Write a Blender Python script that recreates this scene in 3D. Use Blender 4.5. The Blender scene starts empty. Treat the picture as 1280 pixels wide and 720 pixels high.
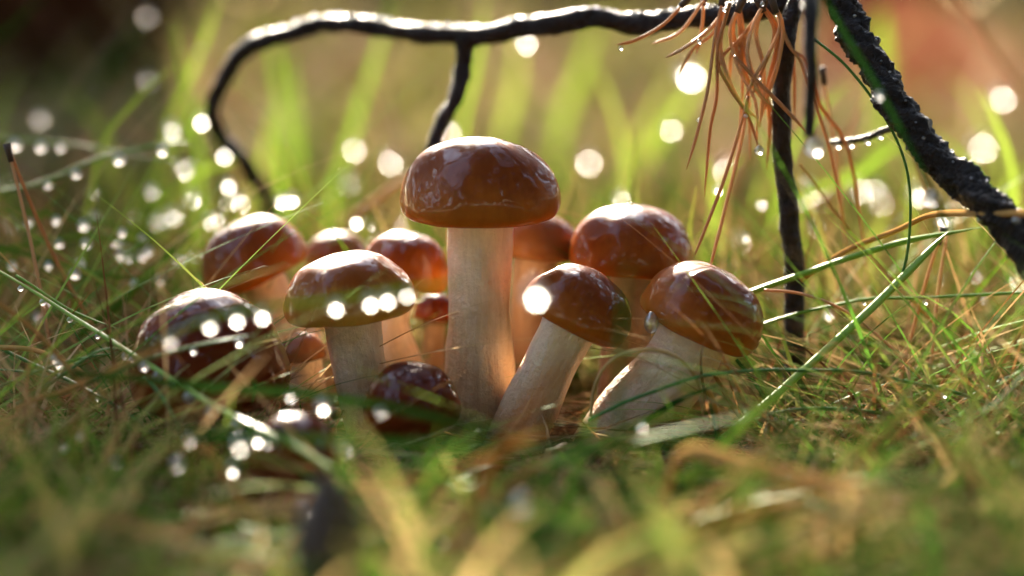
import bpy, math, random
import numpy as np
from mathutils import Vector, Matrix, noise

random.seed(11)
RNG = np.random.default_rng(11)
CM = 0.01                                   # the tables below are written in centimetres
R = math.radians
scene = bpy.context.scene
col = scene.collection

# ------------------------------------------------------------------ camera
PITCH = R(8.0); DIST = 50.0; LENS = 78.0
FWD = Vector((0, math.cos(PITCH), -math.sin(PITCH)))
UP = Vector((0, math.sin(PITCH), math.cos(PITCH)))
CAM = UP * 3.6 - FWD * DIST                 # cm; the cluster's base is the origin
PXS = 1280 * LENS / 36.0
cd = bpy.data.cameras.new('camera'); cam = bpy.data.objects.new('camera', cd); col.objects.link(cam)
cam.location = CAM * CM; cam.rotation_euler = (R(90) - PITCH, 0, 0)
cd.lens = LENS; cd.sensor_width = 36; cd.clip_start = 0.01; cd.clip_end = 200
cd.dof.use_dof = True; cd.dof.focus_distance = (DIST - 1.6) * CM; cd.dof.aperture_fstop = 4.1
scene.camera = cam

# ------------------------------------------------------------------ sky and sun
SUN_AZ = R(-9); SUN_EL = R(25)
w = bpy.data.worlds.new('World'); scene.world = w; w.use_nodes = True
nt = w.node_tree; nt.nodes.clear()
sky = nt.nodes.new('ShaderNodeTexSky'); sky.sky_type = 'NISHITA'; sky.sun_disc = False
sky.sun_elevation = SUN_EL; sky.sun_rotation = SUN_AZ; sky.air_density = 1.0; sky.dust_density = 2.0
bg = nt.nodes.new('ShaderNodeBackground'); bg.inputs['Strength'].default_value = 0.15
wo = nt.nodes.new('ShaderNodeOutputWorld')
nt.links.new(sky.outputs[0], bg.inputs[0]); nt.links.new(bg.outputs[0], wo.inputs[0])
sd = bpy.data.lights.new('sun', 'SUN'); sun = bpy.data.objects.new('sun', sd); col.objects.link(sun)
sdir = Vector((math.sin(SUN_AZ) * math.cos(SUN_EL), math.cos(SUN_AZ) * math.cos(SUN_EL), math.sin(SUN_EL)))
sun.rotation_euler = sdir.to_track_quat('Z', 'Y').to_euler(); sun.location = sdir * 5
sd.energy = 2.2; sd.angle = R(1.0); sd.color = (1.0, 0.91, 0.76)
scene.view_settings.view_transform = 'Standard'; scene.view_settings.look = 'None'
scene.view_settings.gamma = 1; scene.view_settings.exposure = 3.75
scene.view_settings.use_white_balance = True; scene.view_settings.white_balance_temperature = 6800; scene.view_settings.white_balance_tint = 10
scene.cycles.use_denoising = True
scene.cycles.max_bounces = 8; scene.cycles.transparent_max_bounces = 6
scene.cycles.sample_clamp_indirect = 6.0
scene.cycles.caustics_reflective = False; scene.cycles.caustics_refractive = False

# ------------------------------------------------------------------ materials
def mat(name):
    m = bpy.data.materials.new(name); m.use_nodes = True
    n = m.node_tree.nodes; n.clear()
    out = n.new('ShaderNodeOutputMaterial')
    return m, n, m.node_tree.links, out

def dim(c, k): return tuple(x * k for x in c)

def ramp(n, stops, interp='LINEAR'):
    r = n.new('ShaderNodeValToRGB'); e = r.color_ramp.elements; r.color_ramp.interpolation = interp
    while len(e) < len(stops): e.new(0.5)
    for k, (p, c) in enumerate(stops):
        e[k].position = p; e[k].color = (*c, 1)
    return r

def coords(n, l, kind='Object', scale=(1, 1, 1)):
    t = n.new('ShaderNodeTexCoord'); mp = n.new('ShaderNodeMapping'); mp.inputs['Scale'].default_value = scale
    l.new(t.outputs[kind], mp.inputs[0]); return mp.outputs[0]

def noise_tex(n, l, vec, scale, detail=4, rough=0.6, dist=0.0):
    t = n.new('ShaderNodeTexNoise'); t.inputs['Scale'].default_value = scale
    t.inputs['Detail'].default_value = detail; t.inputs['Roughness'].default_value = rough
    t.inputs['Distortion'].default_value = dist
    l.new(vec, t.inputs['Vector']); return t.outputs['Fac']

def bump(n, l, h, strength, dist, normal=None):
    b = n.new('ShaderNodeBump'); b.inputs['Strength'].default_value = strength; b.inputs['Distance'].default_value = dist
    l.new(h, b.inputs['Height'])
    if normal: l.new(normal, b.inputs['Normal'])
    return b.outputs[0]

def cap_material(name, dark, mid, rim, coat=0.58):
    """uv.y runs from the crown of the cap (0) to the margin (1), uv.x round it"""
    m, n, l, out = mat(name)
    p = n.new('ShaderNodeBsdfPrincipled'); l.new(p.outputs[0], out.inputs[0])
    uv = n.new('ShaderNodeUVMap'); sx = n.new('ShaderNodeSeparateXYZ'); l.new(uv.outputs[0], sx.inputs[0])
    dark, mid, rim = dim(dark, .9), dim(mid, 1.0), dim(rim, 1.0)
    ob = coords(n, l)
    nz = noise_tex(n, l, ob, 160, 5, 0.65)
    st = noise_tex(n, l, coords(n, l, 'UV', (60, 3, 1)), 1.0, 4, 0.6)
    mx = n.new('ShaderNodeMath'); mx.operation = 'MULTIPLY_ADD'; mx.inputs[1].default_value = 0.45
    l.new(nz, mx.inputs[0]); l.new(sx.outputs['Y'], mx.inputs[2])
    m2 = n.new('ShaderNodeMath'); m2.operation = 'MULTIPLY_ADD'; m2.inputs[1].default_value = 0.22
    l.new(st, m2.inputs[0]); l.new(mx.outputs[0], m2.inputs[2])
    m3 = n.new('ShaderNodeMath'); m3.operation = 'SUBTRACT'; m3.inputs[1].default_value = 0.33
    l.new(m2.outputs[0], m3.inputs[0])
    r = ramp(n, [(0.0, dark), (0.5, mid), (0.92, rim), (1.0, rim)]); l.new(m3.outputs[0], r.inputs[0])
    l.new(r.outputs[0], p.inputs['Base Color'])
    p.inputs['Roughness'].default_value = 0.45; p.inputs['Specular IOR Level'].default_value = 0.04
    p.inputs['Subsurface Weight'].default_value = 0.6
    p.inputs['Subsurface Radius'].default_value = (1.0, 0.38, 0.12); p.inputs['Subsurface Scale'].default_value = 0.006
    p.inputs['Coat Weight'].default_value = coat; p.inputs['Coat Roughness'].default_value = 0.03
    p.inputs['Coat IOR'].default_value = 1.33
    # wrinkled wet skin: broad dents, radial wrinkles, fine pimples
    wr = noise_tex(n, l, coords(n, l, 'UV', (11, 3.5, 1)), 1.0, 1.5, 0.45, 0.5)
    br = noise_tex(n, l, ob, 120, 1.5, 0.4, 0.4)
    b1 = bump(n, l, br, 0.7, 0.0013)
    b3 = bump(n, l, wr, 0.7, 0.0010, b1)
    l.new(b3, p.inputs['Coat Normal'])
    return m

def stem_material(name, top, low):
    m, n, l, out = mat(name)
    p = n.new('ShaderNodeBsdfPrincipled'); l.new(p.outputs[0], out.inputs[0])
    uv = n.new('ShaderNodeUVMap'); sx = n.new('ShaderNodeSeparateXYZ'); l.new(uv.outputs[0], sx.inputs[0])
    st = noise_tex(n, l, coords(n, l, 'UV', (15, 2.6, 1)), 1.0, 6, 0.72, 0.6)
    bl = noise_tex(n, l, coords(n, l), 130, 4, 0.6)
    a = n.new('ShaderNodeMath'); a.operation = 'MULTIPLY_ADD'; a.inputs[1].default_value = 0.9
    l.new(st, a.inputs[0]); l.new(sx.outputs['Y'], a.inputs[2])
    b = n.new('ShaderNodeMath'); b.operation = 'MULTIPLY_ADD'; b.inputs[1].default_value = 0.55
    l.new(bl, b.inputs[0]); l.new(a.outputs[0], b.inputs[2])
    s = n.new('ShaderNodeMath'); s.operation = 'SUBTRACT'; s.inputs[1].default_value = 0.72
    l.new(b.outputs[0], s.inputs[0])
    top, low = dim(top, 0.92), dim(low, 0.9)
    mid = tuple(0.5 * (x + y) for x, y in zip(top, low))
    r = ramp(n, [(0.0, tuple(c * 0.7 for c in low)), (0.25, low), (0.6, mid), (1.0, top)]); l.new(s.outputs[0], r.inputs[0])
    l.new(r.outputs[0], p.inputs['Base Color'])
    p.inputs['Roughness'].default_value = 0.5
    p.inputs['Subsurface Weight'].default_value = 0.5
    p.inputs['Subsurface Radius'].default_value = (1.0, 0.6, 0.35); p.inputs['Subsurface Scale'].default_value = 0.004
    p.inputs['Coat Weight'].default_value = 0.25; p.inputs['Coat Roughness'].default_value = 0.3
    f1 = noise_tex(n, l, coords(n, l, 'UV', (30, 5, 1)), 1.0, 5, 0.7, 0.8)
    f2 = noise_tex(n, l, coords(n, l), 650, 3, 0.6)
    b1 = bump(n, l, f1, 0.6, 0.0011); b2 = bump(n, l, f2, 0.8, 0.0010, b1)
    l.new(b2, p.inputs['Normal']); return m

def blade_material(name, stops, trans=0.4, rough=0.5, island=True, coat=0.0, spec=0.05, nscale=45, nweight=.5, alb=.48):
    """thin leaf: colour varies from blade to blade and along it, light comes through"""
    m, n, l, out = mat(name)
    p = n.new('ShaderNodeBsdfPrincipled'); tr = n.new('ShaderNodeBsdfTranslucent'); mix = n.new('ShaderNodeMixShader')
    if island:
        g = n.new('ShaderNodeNewGeometry'); rnd = g.outputs['Random Per Island']
    else:
        g = n.new('ShaderNodeObjectInfo'); rnd = g.outputs['Random']
    nz = noise_tex(n, l, coords(n, l, 'Object'), nscale, 3, 0.6)
    a = n.new('ShaderNodeMath'); a.operation = 'MULTIPLY_ADD'; a.inputs[1].default_value = nweight
    l.new(nz, a.inputs[0]); l.new(rnd, a.inputs[2])
    s = n.new('ShaderNodeMath'); s.operation = 'SUBTRACT'; s.inputs[1].default_value = nweight / 2
    l.new(a.outputs[0], s.inputs[0])
    r = ramp(n, [(q, dim(c, alb)) for q, c in stops]); l.new(s.outputs[0], r.inputs[0])
    l.new(r.outputs[0], p.inputs['Base Color']); l.new(r.outputs[0], tr.inputs['Color'])
    p.inputs['Roughness'].default_value = rough; p.inputs['Coat Weight'].default_value = coat
    p.inputs['Coat Roughness'].default_value = 0.2; p.inputs['Specular IOR Level'].default_value = spec
    fb = noise_tex(n, l, coords(n, l, 'UV', (12, 2, 1)), 1.0, 2, 0.5)
    l.new(bump(n, l, fb, 0.3, 0.0004), p.inputs['Normal'])
    mix.inputs[0].default_value = trans
    l.new(p.outputs[0], mix.inputs[1]); l.new(tr.outputs[0], mix.inputs[2]); l.new(mix.outputs[0], out.inputs[0])
    return m

def simple_material(name, c1, c2, scale, rough=0.7, bstr=0.6, bdist=0.001, coat=0.0, detail=6, spec=0.5):
    m, n, l, out = mat(name)
    p = n.new('ShaderNodeBsdfPrincipled'); l.new(p.outputs[0], out.inputs[0])
    ob = coords(n, l); nz = noise_tex(n, l, ob, scale, detail, 0.65)
    r = ramp(n, [(0.3, c1), (0.7, c2)]); l.new(nz, r.inputs[0]); l.new(r.outputs[0], p.inputs['Base Color'])
    p.inputs['Roughness'].default_value = rough; p.inputs['Coat Weight'].default_value = coat
    p.inputs['Coat Roughness'].default_value = 0.15; p.inputs['Specular IOR Level'].default_value = spec
    l.new(bump(n, l, nz, bstr, bdist), p.inputs['Normal']); return m

def water_material():
    m, n, l, out = mat('water')
    g = n.new('ShaderNodeBsdfRefraction'); g.inputs['IOR'].default_value = 1.5; g.inputs['Roughness'].default_value = 0.36
    t = n.new('ShaderNodeBsdfTransparent'); s = n.new('ShaderNodeBsdfGlossy'); s.inputs['Roughness'].default_value = 0.12
    m1 = n.new('ShaderNodeMixShader'); m1.inputs[0].default_value = 0.45
    l.new(g.outputs[0], m1.inputs[1]); l.new(t.outputs[0], m1.inputs[2])
    mx = n.new('ShaderNodeMixShader'); mx.inputs[0].default_value = 0.16
    l.new(m1.outputs[0], mx.inputs[1]); l.new(s.outputs[0], mx.inputs[2]); l.new(mx.outputs[0], out.inputs[0])
    return m

def ground_material():
    m, n, l, out = mat('forest_soil')
    p = n.new('ShaderNodeBsdfPrincipled'); l.new(p.outputs[0], out.inputs[0])
    ob = coords(n, l)
    big = noise_tex(n, l, ob, 3.2, 3, 0.55); fine = noise_tex(n, l, ob, 70, 6, 0.7)
    r1 = ramp(n, [(0.32, (0.045, 0.026, 0.012)), (0.45, (0.17, 0.10, 0.045)), (0.55, (0.12, 0.11, 0.03)), (0.68, (0.25, 0.17, 0.10))])
    l.new(big, r1.inputs[0])
    r2 = ramp(n, [(0.3, (0.10, 0.09, 0.08)), (0.7, (0.36, 0.33, 0.28))]); l.new(fine, r2.inputs[0])
    mul = n.new('ShaderNodeMix'); mul.data_type = 'RGBA'; mul.blend_type = 'MULTIPLY'; mul.inputs[0].default_value = 1
    l.new(r1.outputs[0], mul.inputs[6]); l.new(r2.outputs[0], mul.inputs[7]); l.new(mul.outputs[2], p.inputs['Base Color'])
    p.inputs['Roughness'].default_value = 0.9; p.inputs['Specular IOR Level'].default_value = 0.1
    l.new(bump(n, l, fine, 0.8, 0.004), p.inputs['Normal']); return m

M = {}
M['cap_amber'] = cap_material('cap_amber', (0.062, 0.0085, 0.0016), (0.155, 0.030, 0.0035), (0.36, 0.100, 0.011))
M['cap_dark'] = cap_material('cap_dark', (0.055, 0.006, 0.0015), (0.10, 0.013, 0.002), (0.19, 0.034, 0.004))
M['cap_honey'] = cap_material('cap_honey', (0.085, 0.014, 0.002), (0.20, 0.050, 0.006), (0.48, 0.24, 0.045))
M['cap_dull'] = cap_material('cap_dull', (0.10, 0.03, 0.009), (0.17, 0.060, 0.018), (0.22, 0.09, 0.03), coat=0.3)
M['stem'] = stem_material('stem', (0.94, 0.70, 0.47), (0.52, 0.30, 0.15))
M['stem_brown'] = stem_material('stem_brown', (0.46, 0.27, 0.13), (0.20, 0.085, 0.03))
M['gills'] = simple_material('gills', (0.45, 0.30, 0.14), (0.6, 0.42, 0.22), 200, 0.7, 0.2)
M['grass'] = blade_material('grass', [(0.0, (0.035, 0.10, 0.014)), (0.4, (0.09, 0.19, 0.022)), (0.62, (0.20, 0.26, 0.04)), (0.8, (0.42, 0.34, 0.12)), (1.0, (0.46, 0.29, 0.13))], spec=0, coat=0, alb=.85)
M['meadow'] = blade_material('meadow', [(0.0, (0.05, 0.12, 0.012)), (0.35, (0.13, 0.22, 0.02)), (0.55, (0.28, 0.27, 0.05)), (0.75, (0.42, 0.27, 0.11)), (1.0, (0.36, 0.16, 0.07))], spec=0, coat=0, nscale=7, nweight=1.0)
M['far'] = blade_material('far', [(0.0, (0.16, 0.10, 0.03)), (0.22, (0.22, 0.27, 0.03)), (0.42, (0.38, 0.37, 0.10)), (0.6, (0.54, 0.42, 0.23)), (0.8, (0.58, 0.37, 0.25)), (1.0, (0.46, 0.22, 0.15))], spec=0, coat=0, nscale=1.6, nweight=2.2)
M['blade_green'] = blade_material('blade_green', [(0.0, (0.05, 0.14, 0.015)), (0.5, (0.10, 0.21, 0.024)), (1.0, (0.20, 0.29, 0.045))], trans=0.2, island=False, spec=0, coat=0)
M['blade_bright'] = blade_material('blade_bright', [(0.0, (0.22, 0.42, 0.03)), (0.5, (0.34, 0.52, 0.05)), (1.0, (0.48, 0.60, 0.09))], trans=.45, island=False, spec=0, coat=0)
M['blade_dark'] = blade_material('blade_dark', [(0.0, (0.015, 0.075, 0.015)), (1.0, (0.05, 0.15, 0.02))], trans=0.10, island=False, spec=0, coat=0)
M['wet_green'] = blade_material('wet_green', [(0.0, (0.09, 0.20, 0.025)), (0.5, (0.15, 0.28, 0.035)), (1.0, (0.26, 0.36, 0.07))], trans=0.15, rough=0.3, island=False, spec=.10, coat=0, alb=1.0)
M['wet_dark'] = blade_material('wet_dark', [(0.0, (0.04, 0.12, 0.025)), (1.0, (0.09, 0.19, 0.04))], trans=0.1, rough=0.3, island=False, spec=.10, coat=0, alb=1.0)
M['tangle_green'] = blade_material('tangle_green', [(0.0, (0.05, 0.15, 0.02)), (0.5, (0.13, 0.26, 0.03)), (1.0, (0.28, 0.38, 0.06))], trans=0.3, spec=.04, coat=0, alb=.9)
M['straw'] = blade_material('straw', [(0.0, (0.36, 0.17, 0.045)), (0.5, (0.54, 0.29, 0.09)), (1.0, (0.66, 0.43, 0.17))], trans=0.25, rough=0.5, island=False, alb=.75, spec=0)
M['litter'] = blade_material('litter', [(0.0, (0.12, 0.045, 0.018)), (0.35, (0.36, 0.15, 0.05)), (0.65, (0.58, 0.34, 0.15)), (1.0, (0.80, 0.56, 0.29))], trans=0.3, spec=0.0, coat=0.0, alb=.62)
M['needle'] = blade_material('needle', [(0.0, (0.62, 0.26, 0.10)), (0.5, (0.74, 0.37, 0.17)), (1.0, (0.86, 0.52, 0.29))], trans=0.3, rough=0.35, island=False, alb=.66)
M['sheath'] = simple_material('sheath', (0.02, 0.010, 0.006), (0.06, 0.03, 0.015), 300)
M['moss'] = blade_material('moss', [(0.0, (0.03, 0.10, 0.008)), (0.5, (0.10, 0.22, 0.016)), (1.0, (0.26, 0.36, 0.04))], trans=0.45, coat=0, spec=0, alb=.95)
M['bark_wet'] = simple_material('bark_wet', (0.003, 0.0022, 0.002), (0.030, 0.018, 0.012), 420, 0.30, 1.0, 0.0030, coat=0.0, spec=.2)
M['bark_pine'] = simple_material('bark_pine', (0.022, 0.009, 0.006), (0.075, 0.028, 0.016), 22, 0.9, 1.0, 0.02, spec=0.0)
M['pine_crown'] = blade_material('pine_crown', [(0.0, (0.02, 0.05, 0.015)), (1.0, (0.06, 0.11, 0.03))], trans=0.2, coat=0)
M['cone'] = simple_material('cone', (0.025, 0.013, 0.008), (0.10, 0.055, 0.03), 120, 0.6)
M['leaf'] = blade_material('leaf', [(0.0, (0.24, 0.075, 0.04)), (0.5, (0.34, 0.15, 0.085)), (1.0, (0.42, 0.24, 0.14))], trans=0.35, island=False)
M['water'] = water_material()
M['soil'] = ground_material()

# ------------------------------------------------------------------ helpers
def P(px, py, Y):
    """the point of the plane y = Y (cm) seen at a pixel of the 1280 x 720 photograph"""
    d = FWD + Vector((1, 0, 0)) * ((px - 640) / PXS) + UP * ((360 - py) / PXS)
    return CAM + d * ((Y - CAM.y) / d.y)

def px2cm(n, Y):
    return n * (Y - CAM.y) / math.cos(PITCH) / PXS

def gz(x, y):
    """height of the ground in cm"""
    r = math.hypot(x, y)
    h = noise.noise((x * 0.06, y * 0.06, 3.1)) * 0.9 + noise.noise((x * 0.015, y * 0.012, 8.2)) * 4.0 * min(1, r / 120)
    if y < 0: h += 1.1 * math.exp(-((x + 8) ** 2 / 30 + (y + 9) ** 2 / 12))
    return h * min(1.0, max(0.0, (r - 4) / 14.0))

def link(name, me, m=None, parent=None, loc=None):
    o = bpy.data.objects.new(name, me); col.objects.link(o)
    if m is not None and me is not None and not me.materials: me.materials.append(m)
    if parent is not None: o.parent = parent
    if loc is not None: o.location = loc
    return o

def tag(o, label=None, cat=None, group=None, kind=None):
    if label: o['label'] = label
    if cat: o['category'] = cat
    if group: o['group'] = group
    if kind: o['kind'] = kind
    return o

def thing(name, label, cat, loc_cm, group=None):
    o = bpy.data.objects.new(name, None); col.objects.link(o); o.location = Vector(loc_cm) * CM
    o.empty_display_size = 0.01
    return tag(o, label, cat, group)

def mesh(name, verts, faces, uvs=None, smooth=True):
    """verts in cm -> metres; uvs one per vertex"""
    me = bpy.data.meshes.new(name)
    v = np.asarray(verts, dtype=np.float64) * CM
    me.from_pydata(v.tolist(), [], faces if isinstance(faces, list) else faces.tolist())
    if uvs is not None:
        lay = me.uv_layers.new(name='UVMap')
        idx = np.empty(len(me.loops), dtype=np.int32); me.loops.foreach_get('vertex_index', idx)
        lay.data.foreach_set('uv', np.asarray(uvs, dtype=np.float32)[idx].ravel())
    me.polygons.foreach_set('use_smooth', [smooth] * len(me.polygons))
    me.update(); return me

def spline(pts, n):
    """Catmull-Rom through points, n samples"""
    p = [Vector(q) for q in pts]
    if len(p) == 2: return [p[0].lerp(p[1], k / (n - 1)) for k in range(n)]
    p = [p[0] * 2 - p[1]] + p + [p[-1] * 2 - p[-2]]
    segs = len(p) - 3; out = []
    for k in range(n):
        t = k / (n - 1) * segs; i = min(int(t), segs - 1); f = t - i
        a, b, c, d = p[i:i + 4]
        out.append(0.5 * ((2 * b) + (c - a) * f + (2 * a - 5 * b + 4 * c - d) * f * f + (3 * b - a - 3 * c + d) * f ** 3))
    return out

def tube(path, radius, seg=8, flat=1.0, jitter=None, cap=True):
    """path in cm, radius(t) in cm; returns verts, faces, uvs"""
    n = len(path); V = []; U = []; F = []
    tan = [(path[min(k + 1, n - 1)] - path[max(k - 1, 0)]).normalized() for k in range(n)]
    ref = Vector((0, 0, 1)) if abs(tan[0].z) < 0.9 else Vector((1, 0, 0))
    side = tan[0].cross(ref).normalized()
    for k in range(n):
        t = tan[k]; side = (side - t * side.dot(t)).normalized(); up = side.cross(t)
        r = radius(k / (n - 1))
        for s in range(seg):
            a = 2 * math.pi * s / seg; rr = r
            if jitter: rr = r * jitter(path[k], a, k / (n - 1))
            V.append(path[k] + side * (math.cos(a) * rr) + up * (math.sin(a) * rr * flat)); U.append((s / seg, k / (n - 1)))
    for k in range(n - 1):
        for s in range(seg):
            s2 = (s + 1) % seg
            F.append((k * seg + s, k * seg + s2, (k + 1) * seg + s2, (k + 1) * seg + s))
    if cap:
        F.append(tuple(range(seg))[::-1]); F.append(tuple((n - 1) * seg + s for s in range(seg)))
    return V, F, U

def ribbon(path, radius):
    """thin gutter-shaped leaf along a path in cm: five points across, no closed back"""
    n = len(path); V = []; U = []; F = []; roll = random.uniform(-.4, .4)
    for k in range(n):
        t = (path[min(k + 1, n - 1)] - path[max(k - 1, 0)]).normalized()
        side = t.cross(Vector((0, 1, 0.25)))
        side = (side if side.length > .05 else Vector((1, 0, 0))).normalized(); nrm = side.cross(t)
        a = roll + .22 * math.sin(3 * k / n + roll * 5); sd2 = side * math.cos(a) + nrm * math.sin(a); n2 = sd2.cross(t)
        r = radius(k / (n - 1))
        for c in (-1, -.5, 0, .5, 1):
            V.append(path[k] + sd2 * (c * r) + n2 * (0.45 * r * (c * c - .5))); U.append((.5 + c / 2, k / (n - 1)))
    for k in range(n - 1):
        for c in range(4): F.append((k * 5 + c, k * 5 + c + 1, (k + 1) * 5 + c + 1, (k + 1) * 5 + c))
    return V, F, U

# ------------------------------------------------------------------ drops of water
def drop_mesh():
    import bmesh
    bm = bmesh.new(); bmesh.ops.create_icosphere(bm, subdivisions=3, radius=1.0)
    for v in bm.verts:
        z = v.co.z
        if z > 0: v.co.x *= 1 - 0.18 * z; v.co.y *= 1 - 0.18 * z; v.co.z *= 1.05
        else: v.co.z *= 0.92
    me = bpy.data.meshes.new('water_drop'); bm.to_mesh(me); bm.free()
    me.polygons.foreach_set('use_smooth', [True] * len(me.polygons)); me.materials.append(M['water']); return me
DROP = drop_mesh(); N_DROPS = 0
def drop(p, r, label, group, squash=1.0):
    global N_DROPS
    N_DROPS += 1
    o = link('water_drop', DROP, None, None, Vector(p) * CM)
    o.scale = (r * CM, r * CM, r * CM * squash); o.rotation_euler = (0, 0, random.uniform(0, 6.28))
    return tag(o, label, 'drop', group)

# ------------------------------------------------------------------ ground
def build_ground():
    ys = np.concatenate([np.linspace(-60, 40, 70), np.geomspace(42, 9000, 70)])
    xr = np.concatenate([-np.geomspace(40, 6000, 45)[::-1], np.linspace(-38, 38, 60), np.geomspace(40, 6000, 45)])
    V = []; F = []
    for y in ys:
        for x in xr: V.append((x, y, gz(x, y) - 0.05))
    nx = len(xr)
    for j in range(len(ys) - 1):
        for i in range(nx - 1):
            F.append((j * nx + i, j * nx + i + 1, (j + 1) * nx + i + 1, (j + 1) * nx + i))
    o = link('ground', mesh('ground', V, F), M['soil'])
    tag(o, 'damp brown forest soil under grass and needles', 'ground', None, 'structure')
build_ground()

# ------------------------------------------------------------------ mushrooms
PROFILE = [(0.0, 0.78), (0.10, 0.778), (0.22, 0.765), (0.36, 0.735), (0.50, 0.685), (0.63, 0.615), (0.745, 0.52), (0.84, 0.405), (0.915, 0.28),
           (0.968, 0.145), (0.995, 0.01), (0.992, -0.10), (0.96, -0.185), (0.905, -0.235), (0.84, -0.245), (0.77, -0.215), (0.66, -0.16), (0.50, -0.11), (0.30, -0.08)]
def cap_mesh(Rc, hf, seed, lump=0.05):
    prof = spline([(a, b, 0) for a, b in PROFILE], 34)
    seg = 56; V = []; U = []; F = []
    for k, q in enumerate(prof):
        for s in range(seg):
            a = 2 * math.pi * s / seg; r = max(q.x, 0.002)
            x, y, z = r * math.cos(a), r * math.sin(a), q.y * (hf if q.y > 0 else 1)
            d = 1 + lump * noise.noise((x * 1.3 + seed, y * 1.3, z * 1.3)) + 0.35 * lump * noise.noise((x * 3.4, y * 3.4 + seed, z * 3.4))
            V.append((x * d * Rc, y * d * Rc, z * d * Rc)); U.append((s / seg, min(1, k / 25.0)))
    for k in range(len(prof) - 1):
        for s in range(seg):
            s2 = (s + 1) % seg
            F.append((k * seg + s, (k + 1) * seg + s, (k + 1) * seg + s2, k * seg + s2))
    return V, F, U

def gill_mesh(Rc, rs):
    V = []; F = []
    for s in range(44):
        a = 2 * math.pi * s / 44; c, d = math.cos(a), math.sin(a); w = 0.012 * Rc
        b = len(V)
        for r, z0, z1 in ((rs * 0.8, -0.05, -0.17), (Rc * 0.55, -0.12, -0.23), (Rc * 0.80, -0.2, -0.26)):
            rr = r
            V += [(rr * c - d * w, rr * d + c * w, z0 * Rc), (rr * c, rr * d, z1 * Rc), (rr * c + d * w, rr * d - c * w, z0 * Rc)]
        for k in range(2):
            i = b + k * 3
            F += [(i, i + 3, i + 4, i + 1), (i + 1, i + 4, i + 5, i + 2)]
    return V, F

def mushroom(label, cap_px, Y, R_px, hf, tilt, toward, base_px, r_top, r_base, capm, stemm='stem', base_Y=None, bulge=0.0, lump=0.065):
    by = Y if base_Y is None else base_Y
    b0 = P(base_px[0], base_px[1], by); base = Vector((b0.x, b0.y, gz(b0.x, b0.y) - 0.25))
    root = thing('mushroom', label, 'mushroom', base, 'mushrooms of the brown cluster')
    c = P(cap_px[0], cap_px[1], Y); Rc = px2cm(R_px, Y); rt = px2cm(r_top, Y); rb = px2cm(r_base, Y)
    rot = Matrix.Rotation(R(tilt), 4, 'Y') @ Matrix.Rotation(R(toward), 4, 'X')
    axis = (rot @ Vector((0, 0, 1))).normalized()
    V, F, U = cap_mesh(Rc, hf, base.x * 3.7 + Y, lump)
    me = mesh('cap', V, F, U); o = link('cap', me, M[capm], root, (c - base) * CM); o.rotation_euler = rot.to_euler()
    o.rotation_euler.rotate_axis('Z', random.uniform(0, 6.28))
    gv, gf = gill_mesh(Rc, rt); g = link('gills', mesh('gills', gv, gf, None, False), M['gills'], o)
    top = c + axis * (0.1 * Rc)
    L = (top - base).length
    path = spline([base - base, (base * 0.68 + (top - axis * L) * 0 + (top - Vector((0, 0, 0))) * 0.32) - base + Vector((0, 0, 0)),
                   (top - axis * L * 0.33) - base, top - base], 30)
    sd_ = random.uniform(0, 50)
    def jit(p, a, t): return 1 + 0.12 * noise.noise((math.cos(a) * 1.2 + sd_, math.sin(a) * 1.2, p.z * 0.7)) + 0.03 * noise.noise((a * 3, p.z * 2.5, sd_))
    V, F, U = tube(path, lambda t: rb + (rt - rb) * t + bulge * math.exp(-((t - 0.05) / 0.25) ** 2) + 0.10 * rt * max(0, (t - 0.82) / 0.18), 36, 1.0, jit)
    link('stem', mesh('stem', V, F, U), M[stemm], root)
    return root, c, Rc, axis

mushroom('tallest mushroom with a broad glossy brown cap on a thick cream stem', (601, 246), 0.0, 99, 0.97, 1, 4, (600, 575), 38, 42, 'cap_amber', bulge=0.12)
mushroom('dull brown mushroom tucked directly behind the thick stem of the tallest mushroom', (672, 308), 2.6, 52, 1.05, 6, 0, (665, 548), 26, 30, 'cap_dull', 'stem_brown')
mushroom('upright glossy domed mushroom behind the two that lean, beside the tallest', (790, 320), 1.6, 78, 1.06, 3, 0, (772, 555), 28, 30, 'cap_amber', 'stem_brown')
mushroom('mushroom leaning on a slanted cream stem beside the tallest mushroom stem', (721, 390), -1.0, 70, 1.02, 27, 2, (628, 590), 34, 38, 'cap_amber')
mushroom('leaning mushroom with a lopsided glossy cap touched by the long green and pale stalk', (876, 396), -0.8, 80, 1.05, 24, 4, (752, 582), 44, 52, 'cap_amber')
mushroom('blurred orange brown mushroom leaning away behind the biggest dark round cap', (320, 332), 3.2, 70, 1.12, -26, 2, (432, 548), 28, 30, 'cap_amber')
mushroom('tiny mushroom cap peeping out behind the caps with pale rims', (420, 318), 5.0, 40, 0.9, -4, 0, (424, 535), 16, 18, 'cap_dull', 'stem_brown')
mushroom('honey rimmed mushroom with a cream stem standing over the small round button', (437, 374), -1.0, 82, 0.92, -7, 3, (474, 590), 35, 34, 'cap_honey')
mushroom('mushroom with a drooping brown cap between the honey rimmed cap and tallest stem', (507, 338), 1.8, 55, 1.15, 20, 0, (508, 556), 26, 28, 'cap_amber')
mushroom('biggest dark red brown round cap crossed by a dewy grass blade', (262, 468), -1.8, 101, 1.38, -3, 12, (292, 612), 40, 44, 'cap_dark')
mushroom('small dark round button mushroom in front of the honey rimmed cap', (514, 510), -2.8, 61, 1.2, -2, 22, (522, 618), 26, 28, 'cap_dark', 'stem')
mushroom('small dark button mushroom half sunk in green moss', (366, 574), -5.6, 60, 1.25, 4, 14, (372, 660), 26, 28, 'cap_dark', 'stem_brown')
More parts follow.
